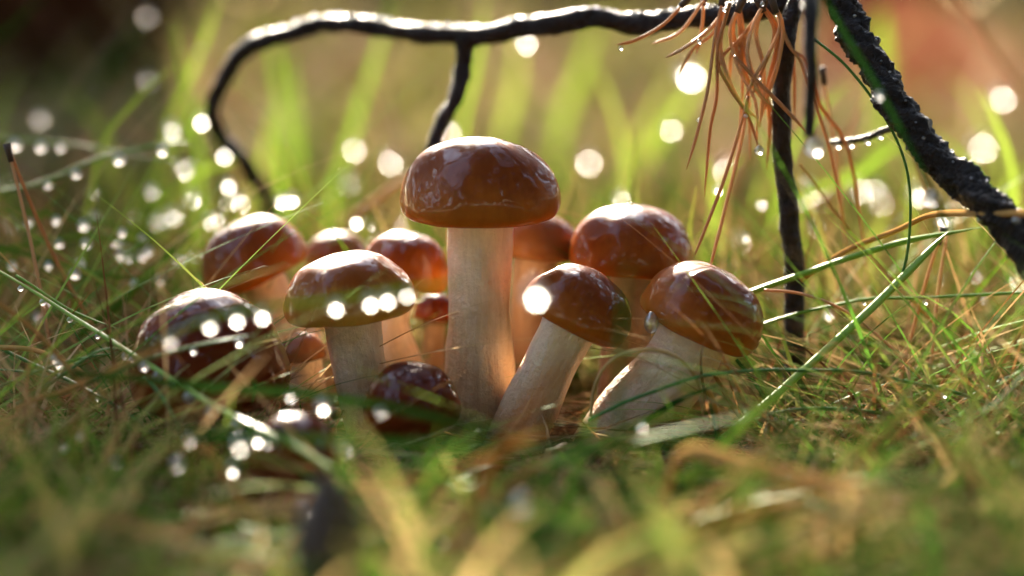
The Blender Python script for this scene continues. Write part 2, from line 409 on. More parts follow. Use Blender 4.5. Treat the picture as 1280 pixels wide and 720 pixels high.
mushroom('thin dark brown young mushroom in the gap beside the tallest stem', (545, 392), 3.0, 28, 1.2, 4, 0, (549, 545), 13, 15, 'cap_dark', 'stem_brown')
mushroom('little brown mushroom squeezed between the biggest dark cap and a cream stem', (378, 442), 0.8, 31, 1.1, -8, 0, (392, 556), 22, 24, 'cap_dull', 'stem')
mushroom('low red brown mushroom cap half buried in wet grass below the slanted stem', (690, 606), -3.6, 36, 1.0, 8, 10, (690, 640), 16, 18, 'cap_dark', 'stem_brown')

# ------------------------------------------------------------------ the dead branch
def branch_part(name, pts, r0, r1, parent, base, knob=0.36, seg=20, dens=16):
    pth = [P(*q) for q in pts]
    L = sum((pth[k + 1] - pth[k]).length for k in range(len(pth) - 1))
    path = spline(pth, max(20, int(L * dens)))
    ph = random.uniform(0, 90)
    path = [q + Vector((noise.noise((q.x * .9, q.z * .9, ph)), noise.noise((q.x * .9, ph, q.z)), noise.noise((ph, q.x, q.z * .9)))) * 0.12 for q in path]
    def jit(p, a, t):
        ca, sa = math.cos(a), math.sin(a)
        return 1 + knob * (0.8 * noise.noise((p.x * 2.6 + ca * 1.2, p.z * 2.6 + sa * 1.2, ph + p.y)) + 0.55 * noise.noise((p.x * 6 + ca * 3.2, p.z * 6 + sa * 3.2, ph + 9)) + 0.75 * abs(noise.noise((p.x * 10 + ca * 5, p.z * 10 + sa * 5, ph + 19))))
    V, F, U = tube([q - base for q in path], lambda t: r0 + (r1 - r0) * t, seg, 1.0, jit)
    o = link(name, mesh(name, V, F, U), M['bark_wet'], parent)
    return o, path

bb = P(995, 545, 1.2); bb.z = gz(bb.x, bb.y)
branch = thing('fallen_branch', 'dark wet fallen pine branch arching over the mushrooms', 'branch', bb)
fork = (1046, -40, 1.2)
_, p_top = branch_part('main_limb', [fork, (1000, -2, 1.6), (920, 16, 2.2), (820, 28, 3.0), (730, 24, 3.6), (650, 36, 4.3), (585, 44, 5.0), (520, 40, 5.6), (450, 30, 6.2), (380, 34, 6.8),
             (310, 60, 7.5), (282, 90, 8.0), (268, 130, 8.6), (274, 165, 9.2), (305, 200, 10), (330, 240, 11), (350, 290, 12.5)], 0.25, 0.17, branch, bb)
branch_part('side_twig', [(584, 44, 5.0), (580, 80, 5.0), (572, 115, 4.8), (555, 150, 4.6), (543, 182, 4.4), (530, 215, 4.2)], 0.21, 0.14, branch, bb)
_, p_right = branch_part('right_limb', [fork, (1062, 20, 0.6), (1092, 85, -0.2), (1130, 150, -0.9), (1180, 205, -1.6), (1230, 245, -2.4), (1275, 300, -3.2), (1320, 370, -4.2), (1350, 470, -5.0), (1362, 560, -5.4)], 0.32, 0.34, branch, bb, 0.5, 30, 26)
branch_part('upright_twig', [(1030, -30, 1.2), (992, 10, 1.0), (980, 60, 1.0), (980, 130, 1.0), (982, 200, 1.1), (990, 270, 1.1), (994, 340, 1.2), (995, 420, 1.2), (996, 500, 1.3), (996, 560, 1.3)], 0.19, 0.24, branch, bb, 0.15)
branch_part('hanging_twig', [(1026, -50, -3.5), (1012, -10, -4.5), (1010, 40, -5.0), (1012, 100, -5.0), (1014, 170, -4.8)], 0.17, 0.10, branch, bb)
_, p_small = branch_part('thin_twig', [(1136, 152, 0.2), (1105, 162, 1.2), (1075, 172, 1.8), (1040, 176, 2.4)], 0.08, 0.055, branch, bb)

for k in range(58):                           # beads of water along the upper edge of the top limb
    i = int(len(p_top) * (0.12 + 0.62 * (k + random.uniform(0, .7)) / 58)); q = p_top[i]
    drop(q + Vector((0, -0.05, 0.22)), random.uniform(0.05, 0.10), 'tiny water bead along the upper edge of the arching dark branch', 'beads on the dark branch', 0.8)
for k in range(16):
    i = int(len(p_right) * (0.08 + 0.55 * (k + random.uniform(0, .7)) / 16)); q = p_right[i]
    a = random.uniform(0.3, 1.3)
    drop(q + Vector((random.uniform(-.1, .2), -0.36 * math.cos(a), 0.36 * math.sin(a))), random.uniform(0.025, 0.05), 'tiny water bead on the thick sloping branch limb', 'beads on the sloping limb', 0.8)
for t in (0.45, 0.6, 0.8, 0.95):
    q = p_small[int((len(p_small) - 1) * t)]
    drop(q - Vector((0, 0.03, 0.10)), 0.07, 'tiny water bead hanging under the thin horizontal twig', 'beads under the thin twig')
drop(P(1018, 184, -5.0), 0.20, 'large bright water drop at the tip of the hanging twig', None)

# ------------------------------------------------------------------ pine needles
def needle_mesh(pts, r, base):
    path = spline(pts, 16)
    return tube([q - base for q in path], lambda t: r * (0.85 + 0.15 * math.sin(math.pi * t)) * (1 if t < 0.8 else max(0.12, 1 - ((t - 0.8) / 0.2) ** 2 * 0.85)), 6, 0.7)

def needles(label, strands, r=0.05, sheath=None, group='brown pine needles', cat='pine needle', m='needle', sheathed=True):
    """a fascicle: one or two needles that share a sheath"""
    st = [[P(*q) for q in s] for s in strands]; base = st[0][0]
    root = thing('pine_needle', label, cat, base, group)
    for s in st:
        V, F, U = needle_mesh(s, r, base); link('needle', mesh('needle', V, F, U), M[m], root)
    if not sheathed: return root
    s0 = st[0]; d = (s0[1] - s0[0]).normalized()
    V, F, U = tube([d * (-0.12), d * 0.05, d * 0.3], lambda t: r * (1.7 - 0.5 * t), 8)
    link('sheath', mesh('sheath', V, F, U), M['sheath'], root)
    return root

HANG = 'rust orange pine needle in the tangle hanging from the dark branch'
GH = 'orange needles hanging from the branch'
tangle = [
    [[(905, -8, 0.6), (893, 50, 0.2), (885, 110, -0.2), (872, 165, -0.6), (858, 212, -0.8)]],
    [[(862, -4, 0.8), (830, 30, 0.8), (795, 50, 0.7), (770, 56, 0.6)], [(880, 0, 1.0), (850, 40, 1.0), (815, 55, 1.0)]],
    [[(880, -10, 1.2), (878, 30, 1.2), (870, 68, 1.2)]],
    [[(910, 8, 0.8), (885, 38, 0.6), (855, 60, 0.4), (832, 72, 0.3)]],
    [[(912, 4, 0), (896, 70, 0), (912, 110, 0.1), (935, 145, 0.2), (950, 190, 0.2)], [(912, 4, 0), (900, 60, 0.4), (920, 120, 0.3), (948, 150, 0.3)]],
    [[(928, 0, 0.4), (912, 40, 0.4), (925, 90, 0.4), (945, 130, 0.3), (946, 186, 0.3)]],
    [[(922, 6, 0.9), (926, 60, 0.9), (928, 110, 0.8), (922, 205, 0.7)]],
    [[(960, -4, 0.2), (942, 30, 0.1), (934, 70, 0.1), (948, 115, 0.2), (962, 130, 0.3)], [(960, -4, 0.2), (945, 40, 0.5), (955, 90, 0.5), (950, 160, 0.4)]],
    [[(965, 0, -0.2), (975, 30, -0.2), (962, 65, -0.2), (944, 95, -0.1), (930, 125, 0)]],
    [[(955, 8, 0.5), (928, 45, 0.5), (905, 68, 0.5), (897, 88, 0.5)]],
    [[(972, 20, 0.5), (985, 55, 0.5), (1000, 75, 0.5), (1012, 110, 0.6), (1038, 190, 0.8), (1056, 290, 1.0)]],
    [[(918, 70, -0.2), (945, 100, -0.2), (975, 130, -0.2), (998, 155, -0.2)]],
    [[(985, 4, 1.2), (992, 80, 1.2), (993, 150, 1.2)]],
    [[(935, 120, 0.2), (925, 160, 0.0), (905, 225, -0.4), (880, 290, -0.8), (868, 320, -1.0)]],
    [[(925, 10, 0.7), (935, 80, 0.7), (952, 110, 0.6), (950, 150, 0.6)]],
    [[(947, 0, 0.3), (968, 40, 0.3), (952, 90, 0.3), (940, 120, 0.3)]],
]
for s in tangle:
    if len(s) == 1 and len(s[0]) > 3: s.append([s[0][0]] + [(x + random.uniform(3, 6) * i, y + random.uniform(-3, 9) * i, z + .25 * i) for i, (x, y, z) in enumerate(s[0][1:], 1)])
    needles(HANG, s, 0.06, group=GH, sheathed=s[0][0][1] < 3)
drop(P(949, 188, 0.1), 0.11, 'clear water drop gathered at the lower tips of the hanging orange needles', None)
for q in ((905, 12), (953, 5), (874, 150), (949, 97), (932, 145), (874, 52), (776, 60)):
    drop(P(q[0], q[1], -0.1 if q[0] > 800 else 0.6), 0.055, 'tiny water bead clinging to the hanging orange pine needles', 'beads on the hanging needles')

needles('pair of rusty pine needles with a black sheath standing in wet grass', [[(10, 186, 0.5), (26, 250, 0.5), (42, 320, 0.4), (60, 420, 0.2), (66, 470, 0)], [(12, 188, 0.5), (45, 270, 1.0), (80, 345, 1.4), (130, 430, 1.8)]], 0.055)
needles('upright orange needle pair behind the tall slanting green blade', [[(1178, 290, 0.6), (1158, 350, 0.6), (1132, 450, 0.6), (1108, 560, 0.5)], [(1184, 292, 0.6), (1172, 370, 0.4), (1163, 480, 0.2), (1164, 610, 0)]], 0.055)
needles('straight rust coloured needle hanging just beside the upright dark twig', [[(1028, 90, 3.0), (1044, 190, 3.0), (1058, 320, 3.0)]], 0.06)
needles('slanting brown needle standing against the sunny grass under the sloping limb', [[(1190, -20, 14), (1240, 60, 14), (1290, 130, 14)]], 0.10)
needles('brown needle lying across the grass at the foot of the slanted stem', [[(585, 640, -6.5), (640, 600, -6.0), (705, 560, -5.6), (760, 545, -5.2)]], 0.05)

# ------------------------------------------------------------------ grass blades one can follow
def blade(label, pts, w_px, m='blade_green', drops=(), group=None, name='grass_blade', flat=0.6, ground_end=None, cat='grass blade', dl=None, taper=0.5, dg=None):
    """pts (px, py, Y) from the root to the tip; ground_end adds a rooted end outside the picture"""
    p = [P(*q) for q in pts]
    if ground_end is not None:
        g = P(ground_end[0], 360, ground_end[1]); g.z = gz(g.x, g.y) - 0.1; p = [g] + p
    base = p[0]
    path = spline(p, 14 + 5 * len(p))
    ym = sum(q.y for q in p) / len(p); r = px2cm(w_px, ym) / 2
    ph = random.uniform(0, 99)
    path = [q + Vector((0, 0, 0.05 * noise.noise((q.x * .7, ph, 0)))) for q in path]
    rad = lambda t: r * (1 if t < taper else max(0.06, 1 - ((t - taper) / (1 - taper)) ** 1.6))
    V, F, U = ribbon([q - base for q in path], rad) if m.startswith('blade') else tube([q - base for q in path], rad, 8, flat)
    o = link(name, mesh(name, V, F, U), M[m], None, base * CM)
    tag(o, label, cat, group)
    for t, rr in drops:
        k = t * (len(path) - 1); i = min(int(k), len(path) - 2); q = path[i].lerp(path[i + 1], k - i)
        drop(q + Vector((0, -0.3 * rr, -0.75 * rr - r * flat)), rr, dl or ('water drop hanging under the ' + label.split(' with ')[0].split(' crossing ')[0])[:90], dg)
    return o

# -- left of the cluster
blade('long green grass blade slanting over the moss with a string of drops', [(-30, 325, -0.6), (0, 340, -0.8), (95, 398, -1.6), (180, 452, -3.0), (262, 505, -5.2), (352, 548, -7.2), (420, 590, -8.5)][::-1], 9, 'wet_green', drops=[(0.93, .05), (0.78, .07), (0.735, .08), (0.68, .07), (0.615, .06), (.545, .10), (.53, .09), (.465, .11), (.43, .09), (.385, .12), (.33, .13), (.27, .14), (.20, .15)], dg='drops on the slanting green blade')
blade('short green blade forking off the dewy slanting blade', [(20, 345, -0.9), (75, 380, -1.0), (110, 396, -1.0), (152, 412, -1.1)], 6, 'wet_green')
blade('thin dewy grass blade crossing the biggest dark round cap', [(60, 500, -3.0), (130, 470, -4.0), (185, 448, -4.4), (250, 430, -4.6), (318, 417, -4.7)], 7, 'wet_dark', drops=[(0.48, .11), (0.72, .07), (0.93, .08)], taper=.8, dg='drops on the blade before the dark cap')
blade('long blurred green blade passing below the dark caps', [(90, 468, -6.5), (200, 478, -7.0), (300, 486, -7.4), (390, 494, -7.8), (480, 508, -8.2), (570, 528, -8.6), (650, 552, -9.0)], 11, 'blade_dark', drops=[(.525, .15), (.66, .10), (.45, .06)], taper=.85, dg='drops on the blurred blade below the caps')
blade('broad blurred green blade running level in front of the stem bases', [(230, 540, -9.5), (340, 546, -10), (470, 552, -10.3), (620, 560, -10.5), (780, 556, -10.3), (930, 548, -10)], 11, 'blade_dark', drops=[(.13, .16), (.34, .12)], taper=.8, dg='drops on the level blurred blade')
blade('blurred yellow green blade crossing the honey rimmed cap with round drops', [(120, 452, -8.4), (190, 425, -8.6), (262, 398, -8.8), (330, 386, -8.9), (420, 374, -9), (500, 364, -9.1), (585, 352, -9.2)], 6, 'blade_green', drops=[(.22, .11), (.335, .12), (.42, .12), (.495, .12), (.665, .12), (.755, .13), (.80, .12), (.85, .09)], taper=.9, dg='drops on the blurred blade before the honey rimmed cap')
blade('brown blurred straw leaning across the biggest dark cap', [(20, 510, -4.2), (110, 476, -5), (190, 440, -5.4), (262, 392, -5.8)], 10, 'straw', name='straw', cat='straw')
blade('curled pale straw lying among dark green blades', [(-20, 432, -1.6), (40, 436, -1.8), (85, 455, -2.2), (118, 480, -2.6), (140, 510, -3.0)], 11, 'straw', name='straw', cat='straw')
blade('pale straw folded down into the moss', [(-10, 372, -3.5), (40, 410, -3.6), (75, 448, -3.8), (110, 492, -4.0), (128, 520, -4.2)], 9, 'straw', drops=[(.45, .1), (.5, .1)], dg='drops on the folded pale straw', name='straw', cat='straw')
for k, (pts, wd) in enumerate([([(-20, 425, -1.5), (50, 458, -2), (110, 488, -2.6), (165, 520, -3.4), (205, 555, -4.2)], 7), ([(-20, 492, -2.5), (50, 462, -2.6), (100, 448, -2.4), (155, 438, -2.2)], 7),
                               ([(-20, 460, -1.8), (40, 466, -2.2), (95, 482, -2.8)], 5), ([(180, 470, -3.2), (205, 500, -4.0), (225, 540, -4.8)], 6), ([(20, 505, -3), (60, 480, -3.0), (120, 440, -2.8), (160, 436, -2.7)], 6)]):
    blade('short dark green blade in the tangle beside the biggest dark cap', pts, wd, 'wet_dark', group='dark blades beside the biggest cap', drops=[(.55, .055)] if k < 2 else (), dl='small water drop on a short dark green blade beside the biggest cap', dg='drops on the dark tangle')
blade('arched green blade with a row of drops behind the rusty needle pair', [(-30, 248, 4.5), (0, 240, 4.6), (60, 224, 4.8), (130, 196, 5), (190, 183, 5.2), (238, 178, 5.4)], 8, 'wet_green', drops=[(.50, .12), (.66, .15), (.85, .13), (.40, .09)], dg='drops on the arched blade', taper=.8)
blade('faint green blade above the arched dewy blade', [(-30, 170, 7), (60, 176, 7), (140, 190, 7.5), (260, 206, 8)], 7, 'wet_green', drops=[(.18, .15), (.30, .13), (.40, .10)], dg='drops on the faint upper blade')
for k, (pts, wd) in enumerate([([(-20, 318, 4), (60, 302, 4), (130, 298, 4), (200, 310, 4.4), (270, 340, 5)], 8), ([(-20, 262, 5), (80, 270, 5), (170, 290, 5), (240, 320, 5.5)], 6), ([(-20, 300, 3), (70, 330, 3), (160, 348, 3), (240, 352, 3.2)], 6), ([(100, 420, 2), (160, 370, 2), (200, 330, 2.4), (235, 300, 2.8)], 9)]):
    blade('green blade arching low behind the dewy slanting blade', pts, wd, drops=[(.3, .10), (.42, .13), (.7, .12)] if k < 3 else (), group='low blades behind the slanting blade', dl='water drop on a green blade arching low behind the slanting blade', dg='drops on the low arching blades')
blade('dark tipped brown twig poking up behind the orange brown cap', [(120, 420, 6), (170, 340, 6.5), (205, 305, 7), (228, 286, 7.2)], 13, 'straw', name='dry_stalk', cat='stalk')

# -- tall blurred blades behind
TALL = [([(-40, 90, 14), (10, 40, 14), (60, -10, 14)], 11), ([(75, 190, 26), (120, 110, 26), (160, 50, 26), (205, -10, 26)], 20), ([(205, 190, 16), (232, 110, 16), (255, 50, 16), (278, -12, 16)], 12),
        ([(250, 230, 15), (240, 150, 15), (224, 70, 15), (217, 15, 15)], 8), ([(420, 240, 22), (445, 150, 22), (470, 70, 22), (494, -10, 22)], 14), ([(368, 240, 30), (358, 160, 30), (346, 80, 30), (335, 20, 30)], 15),
        ([(575, 180, 18), (588, 110, 18), (600, 50, 18), (606, -10, 18)], 13), ([(700, 160, 40), (725, 90, 40), (748, 20, 40)], 20), ([(630, 170, 34), (645, 100, 34), (650, 10, 34)], 15),
        ([(1000, 260, 12), (1060, 225, 12), (1110, 190, 12), (1160, 165, 13)], 15), ([(900, 400, 16), (960, 310, 16), (1020, 240, 16), (1090, 205, 16)], 15), ([(720, 330, 30), (790, 220, 30), (860, 120, 30), (910, 50, 30)], 20),
        ([(770, 300, 42), (800, 180, 42), (850, 80, 42)], 22), ([(1170, 420, 18), (1200, 330, 18), (1262, 230, 18), (1300, 205, 18)], 14), ([(1010, 560, 9), (1050, 480, 9), (1070, 420, 9), (1080, 340, 9)], 10),
        ([(1100, 20, 30), (1110, 120, 30), (1105, 200, 30)], 12), ([(150, 330, 12), (190, 270, 12), (250, 215, 12), (330, 190, 12)], 12)]
for k, (pts, wd) in enumerate(TALL):
    blade('tall soft green blade rising out of the grass beyond the branch', pts, wd * .7, 'blade_dark' if k < 2 else 'blade_bright', group='tall blades beyond the branch', ground_end=(pts[0][0] - 15, pts[0][2] + 0.3))
for k, (pts, wd) in enumerate([([(420, 300, 9), (470, 250, 9), (540, 205, 9.5), (590, 190, 10)], 14), ([(870, 330, 20), (905, 240, 20), (935, 180, 20), (960, 120, 20)], 26), ([(960, 300, 10), (1020, 250, 10), (1080, 230, 10)], 8), ([(780, 260, 24), (800, 210, 24), (830, 150, 24)], 12)]):
    blade('blurred rust brown stalk lying in the grass behind the mushrooms', pts, wd, 'needle', group='rust brown stalks behind the mushrooms', name='dry_stalk', cat='stalk', ground_end=(pts[0][0] - 10, pts[0][2] + .3))

for k in range(44):
    px = random.choice((random.uniform(-20, 480), random.uniform(-20, 330), random.uniform(700, 1290))); Y0 = random.uniform(7, 26); py = random.uniform(40, 260); lx = random.gauss(0, 70)
    b0 = P(px - lx, 400, Y0); b0.z = gz(b0.x, b0.y)
    rust = k % 4 == 0
    blade('fine rust coloured stalk among the grass beyond the mushrooms' if rust else 'fine green blade among the grass beyond the mushrooms', [(px - lx * .6, py + 130, Y0), (px - lx * .15, py + 45, Y0), (px + lx * .3, py, Y0)], random.uniform(5, 9), 'needle' if rust else 'blade_bright',
          name='dry_stalk' if rust else 'grass_blade', cat='stalk' if rust else 'grass blade', group='fine rust stalks beyond the mushrooms' if rust else 'fine green blades beyond the mushrooms', ground_end=(px - lx, Y0 + .2))

# -- right of the cluster
blade('long green blade running from the lopsided cap out beneath the pale stalk', [(925, 374, 0.4), (945, 364, 0.3), (1060, 324, 0.2), (1150, 298, 0.1), (1235, 284, 0)], 13, 'wet_green', taper=.65)
blade('pale cream stalk crossing in front of the thick sloping branch limb', [(1000, 350, 0.5), (1060, 312, 0.4), (1120, 290, 0.2), (1165, 269, -1.0), (1225, 266, -2.6), (1320, 268, -4.0)], 12, 'straw', name='dry_stalk', cat='stalk', taper=.95, drops=[(.80, .09), (.90, .1)], dg='drops on the pale stalk')
blade('thin light green blade stretching level past the upright dark twig', [(950, 406, 0.2), (1010, 388, 0.2), (1080, 376, 0.2), (1170, 371, 0.1), (1320, 364, 0)], 7, 'wet_green', drops=[(.72, .07), (.5, .05)], taper=.9, dg='drops on the level thin blade')
blade('tall slanting green blade reaching up to the pale stalk', [(890, 560, -2.8), (930, 525, -2.3), (1000, 468, -1.6), (1080, 394, -1.0), (1150, 325, -0.6), (1188, 288, -0.5)], 14, 'wet_green', taper=.75)
blade('dark arching blade in front of the thick leaning stem', [(735, 526, -3.2), (800, 496, -3.2), (880, 470, -3.0), (960, 462, -2.8), (1060, 465, -2.6), (1160, 482, -2.4), (1290, 520, -2.2)], 8, 'wet_dark', drops=[(.86, .09)], taper=.9, dg='drops on the dark arching blade')
blade('second dark arching blade curving down among brown straws', [(960, 517, -2.6), (1010, 511, -2.5), (1070, 513, -2.4), (1150, 526, -2.3), (1220, 556, -2.2), (1290, 598, -2.1)], 8, 'wet_dark', drops=[(.92, .06)], taper=.9, dg='drops on the second arching blade')
blade('curled tan straw arching over the thick leaning stem', [(738, 520, -2.6), (745, 478, -2.8), (768, 447, -3.0), (806, 436, -3.1), (845, 446, -3.0), (872, 478, -2.8), (880, 530, -2.6)], 7, 'straw', name='straw', cat='straw', taper=.9)
blade('short dark blade crossing under the dark arching blade', [(720, 590, -3.8), (780, 545, -3.6), (850, 500, -3.4), (905, 478, -3.3)], 8, 'blade_dark')
blade('thin reddish brown stem sagging from the lopsided cap into the grass', [(955, 362, -0.4), (1000, 368, -0.5), (1055, 388, -0.6), (1110, 432, -0.7), (1180, 500, -0.8), (1290, 590, -1.0)], 6, 'needle', name='dry_stalk', cat='stalk', taper=.95)
blade('thin grey brown filament winding down beside the upright orange needles', [(1000, 205, 1.8), (1060, 285, 1.4), (1115, 350, 1.0), (1180, 420, 0.5), (1230, 490, 0), (1250, 570, -.4)], 5, 'straw', name='dry_stalk', cat='stalk', taper=.95)
blade('thin dark green stem curving from the fork down to the slanting blade', [(1018, 48, -0.4), (1060, 85, -0.5), (1105, 145, -0.6), (1132, 205, -0.6), (1138, 270, -0.6), (1128, 340, -0.6), (1095, 380, -0.8)], 6, 'wet_dark', taper=.95)
blade('blurred green blade lying along the thick sloping branch limb', [(1020, -25, -5), (1050, 30, -5), (1095, 105, -5.2), (1130, 170, -5.4), (1165, 240, -5.8), (1190, 300, -6)], 7, 'blade_dark', drops=[(.42, .10), (.80, .15)], taper=.9, dg='drops on the blade along the sloping limb')
blade('pale green blade rising steeply from the straw beside the leafy bottom corner', [(1120, 745, -5.2), (1160, 690, -5.0), (1205, 632, -4.6), (1260, 572, -4.2), (1290, 545, -4)], 10, 'straw', drops=[(.72, .06)], dg='drops on the steep pale blade')
for k, (pts, wd, m_) in enumerate([([(1090, 730, -5), (1105, 650, -4.8), (1118, 580, -4.4), (1125, 540, -4)], 6, 'blade_green'), ([(1085, 740, -4.5), (1100, 660, -4.2), (1112, 600, -4)], 5, 'straw'), ([(1060, 560, -2), (1030, 520, -1.5), (1000, 470, -1), (960, 440, -.6)], 5, 'straw'),
                                   ([(1290, 640, -3), (1210, 605, -2.8), (1120, 590, -2.6), (1040, 620, -2.6)], 5, 'blade_green'), ([(1010, 600, -3), (1040, 560, -2.6), (1085, 510, -2.2), (1100, 480, -2)], 7, 'straw'), ([(1000, 610, -3), (1020, 560, -2.6), (1060, 500, -2.2)], 6, 'straw'),
                                   ([(880, 440, -.6), (905, 490, -.8), (935, 540, -1.2), (960, 600, -2)], 9, 'straw'), ([(900, 440, -.2), (930, 500, -.4), (960, 560, -1)], 6, 'straw'), ([(860, 440, -.2), (890, 500, -.8), (900, 560, -1.4)], 10, 'straw'),
                                   ([(920, 450, -.6), (945, 480, -.8), (975, 530, -1), (1000, 590, -1.5)], 5, 'blade_dark'), ([(1240, 720, -5.5), (1200, 660, -5), (1180, 600, -4.5), (1150, 560, -4)], 7, 'blade_green'), ([(960, 740, -5), (985, 660, -4.5), (1000, 600, -4)], 8, 'blade_dark'), ([(1170, 720, -4), (1200, 600, -3.6), (1260, 500, -3.2), (1285, 430, -3)], 7, 'blade_green')]):
    st_ = m_ == 'straw'
    blade('thin tan straw tangled beneath the dark arching blades' if st_ else 'thin green blade tangled beneath the dark arching blades', pts, wd, m_, name='straw' if st_ else 'grass_blade', cat='straw' if st_ else 'grass blade', group='thin straws under the arching blades' if st_ else 'thin blades under the arching blades', drops=[(.6, .05)] if k in (6, 9) else (), dl='tiny drop on a thin stalk beneath the arching blades', dg='drops under the arching blades')

# -- blurred straws close to the lens
FORE = [([(520, 730, -9), (570, 670, -11), (610, 590, -12), (660, 510, -13), (705, 440, -13.4)], 20), ([(380, 630, -9), (470, 606, -9.5), (560, 590, -10), (640, 560, -10.5), (690, 535, -10.6)], 17), ([(850, 570, -9), (930, 580, -10), (1010, 600, -10.5), (1115, 612, -11)], 24),
        ([(640, 740, -12), (760, 712, -13), (870, 668, -14), (980, 628, -14), (1080, 600, -14)], 26), ([(740, 740, -11), (860, 700, -12), (970, 668, -12.5), (1080, 640, -13), (1240, 620, -13)], 24), ([(40, 640, -11), (130, 652, -11.5), (220, 672, -12), (280, 705, -12)], 17),
        ([(-30, 560, -11), (20, 520, -12), (60, 470, -12.5), (85, 430, -13)], 18), ([(250, 560, -8), (300, 625, -8.5), (335, 670, -9), (370, 730, -9)], 12), ([(820, 700, -10), (880, 630, -10.5), (930, 590, -11), (970, 540, -11)], 14), ([(460, 700, -9), (520, 640, -9.5), (560, 610, -10)], 12), ([(550, 740, -8), (600, 660, -9), (640, 600, -9.5), (690, 570, -10)], 14)]
FORE_LABELS = ['blurred amber straw rising steeply across the slanted cream stem', 'blurred pale straw running from the pine cone up to the slanted stem', 'pale pinkish straw stub lying below the thick leaning stem', 'thick blurred straw sloping up beneath the pale pinkish stub',
    'long blurred straw lying level under the thick sloping one', 'blurred tan straw lying on the green moss', 'blurred brown straw rising beside the moss past the slanting dewy blade', 'thin tan straw dropping steeply from the sunken button into the moss', 'blurred straw standing slantwise before the dark arching blade', 'short tan straw leaning up beside the pine cone', 'tan straw leaning beside the steep amber straw']
for k, (pts, wd) in enumerate(FORE):
    blade(FORE_LABELS[k], pts, wd, 'straw', name='straw', cat='straw', group='blurred straws in front of the cluster', taper=.8, flat=.5, ground_end=(pts[0][0] - 30, pts[0][2] + .2))
blade('blurred upright green blade in front of the thick leaning stem', [(776, 590, -9.5), (772, 500, -10.5), (776, 420, -11), (783, 340, -11.4), (788, 330, -11.5)], 8, 'blade_dark', ground_end=(778, -9))
blade('blurred bright green blade slanting up behind the tan straws', [(820, 640, -7), (900, 560, -7.2), (950, 510, -7.4), (1010, 470, -7.5)], 16, ground_end=(800, -6.8))
for k in range(18):
    x0 = random.uniform(-40, 1150); y0 = random.uniform(690, 760); L = random.uniform(140, 330); a = random.uniform(.15, .75) * (1 if x0 > 420 else random.choice((-1, 1))); Y0 = random.uniform(-15, -8)
    y0 = max(y0, 640 + L * a)
    tan = k % 3 != 0
    blade('soft blurred tan straw leaning low in the grass before the moss' if tan else 'soft blurred green blade leaning low in the grass before the moss', [(x0, y0, Y0), (x0 + L * .4, y0 - L * abs(a) * .45, Y0), (x0 + L, y0 - L * abs(a), Y0 + .3)], random.uniform(8, 17), 'straw' if tan else 'blade_green',
          name='straw' if tan else 'grass_blade', cat='straw' if tan else 'grass blade', group='soft straws before the moss' if tan else 'soft green blades before the moss', taper=.75, flat=.6)
for k in range(22):
    x0 = random.uniform(540, 700); y0 = random.uniform(650, 735); L = random.uniform(150, 320); sl = random.uniform(.25, .62); Y0 = random.uniform(-8.5, -4.5)
    blade('dark green blade in the wet tuft sweeping up below the slanted cream stem', [(x0, y0, Y0), (x0 + L * .35, y0 - L * sl * .45, Y0 - .2), (x0 + L * .7, y0 - L * sl * .78, Y0 - .3), (x0 + L, y0 - L * sl * .9, Y0 - .4)], random.uniform(5, 9), 'blade_dark' if k % 3 else 'blade_green', group='dark tuft below the slanted stem',
          drops=[(random.uniform(.4, .9), .06)] if k % 5 == 0 else (), dl='tiny drop on the dark wet tuft below the slanted stem', dg='drops on the dark tuft')
for k in range(16):
    x0 = random.uniform(880, 1260); y0 = random.uniform(640, 735); L = random.uniform(100, 260); a = random.uniform(-.9, .9); Y0 = random.uniform(-9, -4)
    m_ = ('blade_dark', 'straw', 'blade_green')[k % 3]; st_ = m_ == 'straw'
    blade('slender dry straw standing in the wet grass below the dark arching blades' if st_ else 'slender green blade standing in the wet grass below the dark arching blades', [(x0, y0, Y0), (x0 + L * a * .35, y0 - L * .4, Y0), (x0 + L * a * .8, y0 - L * .72, Y0 + .2), (x0 + L * a * 1.2, y0 - L * .85, Y0 + .3)], random.uniform(5, 9), m_, name='straw' if st_ else 'grass_blade', cat='straw' if st_ else 'grass blade', group='slender straws below the arching blades' if st_ else 'slender blades below the arching blades')
for s in ((668, 365, -12, .20), (650, 632, -11, .22), (222, 580, -8, .15), (238, 550, -7.6, .12), (290, 586, -8.2, .13), (322, 548, -7.6, .14), (378, 634, -9, .15), (345, 690, -10, .16), (1225, 572, -3.4, .11), (1212, 526, -2.6, .09), (1140, 690, -8, .13), (950, 640, -6, .09), (1075, 615, -4, .07), (112, 600, -7, .10), (145, 578, -7, .10), (100, 545, -6, .09), (80, 560, -6, .09), (1115, 640, -5, .10)):
    drop(P(*s[:3]), s[3], 'round blurred water drop in the grass before the cluster', 'blurred drops before the cluster')
drop(P(814, 404, -1.9), 0.16, 'clear oval water drop on a hair between the leaning caps', None, 1.5)

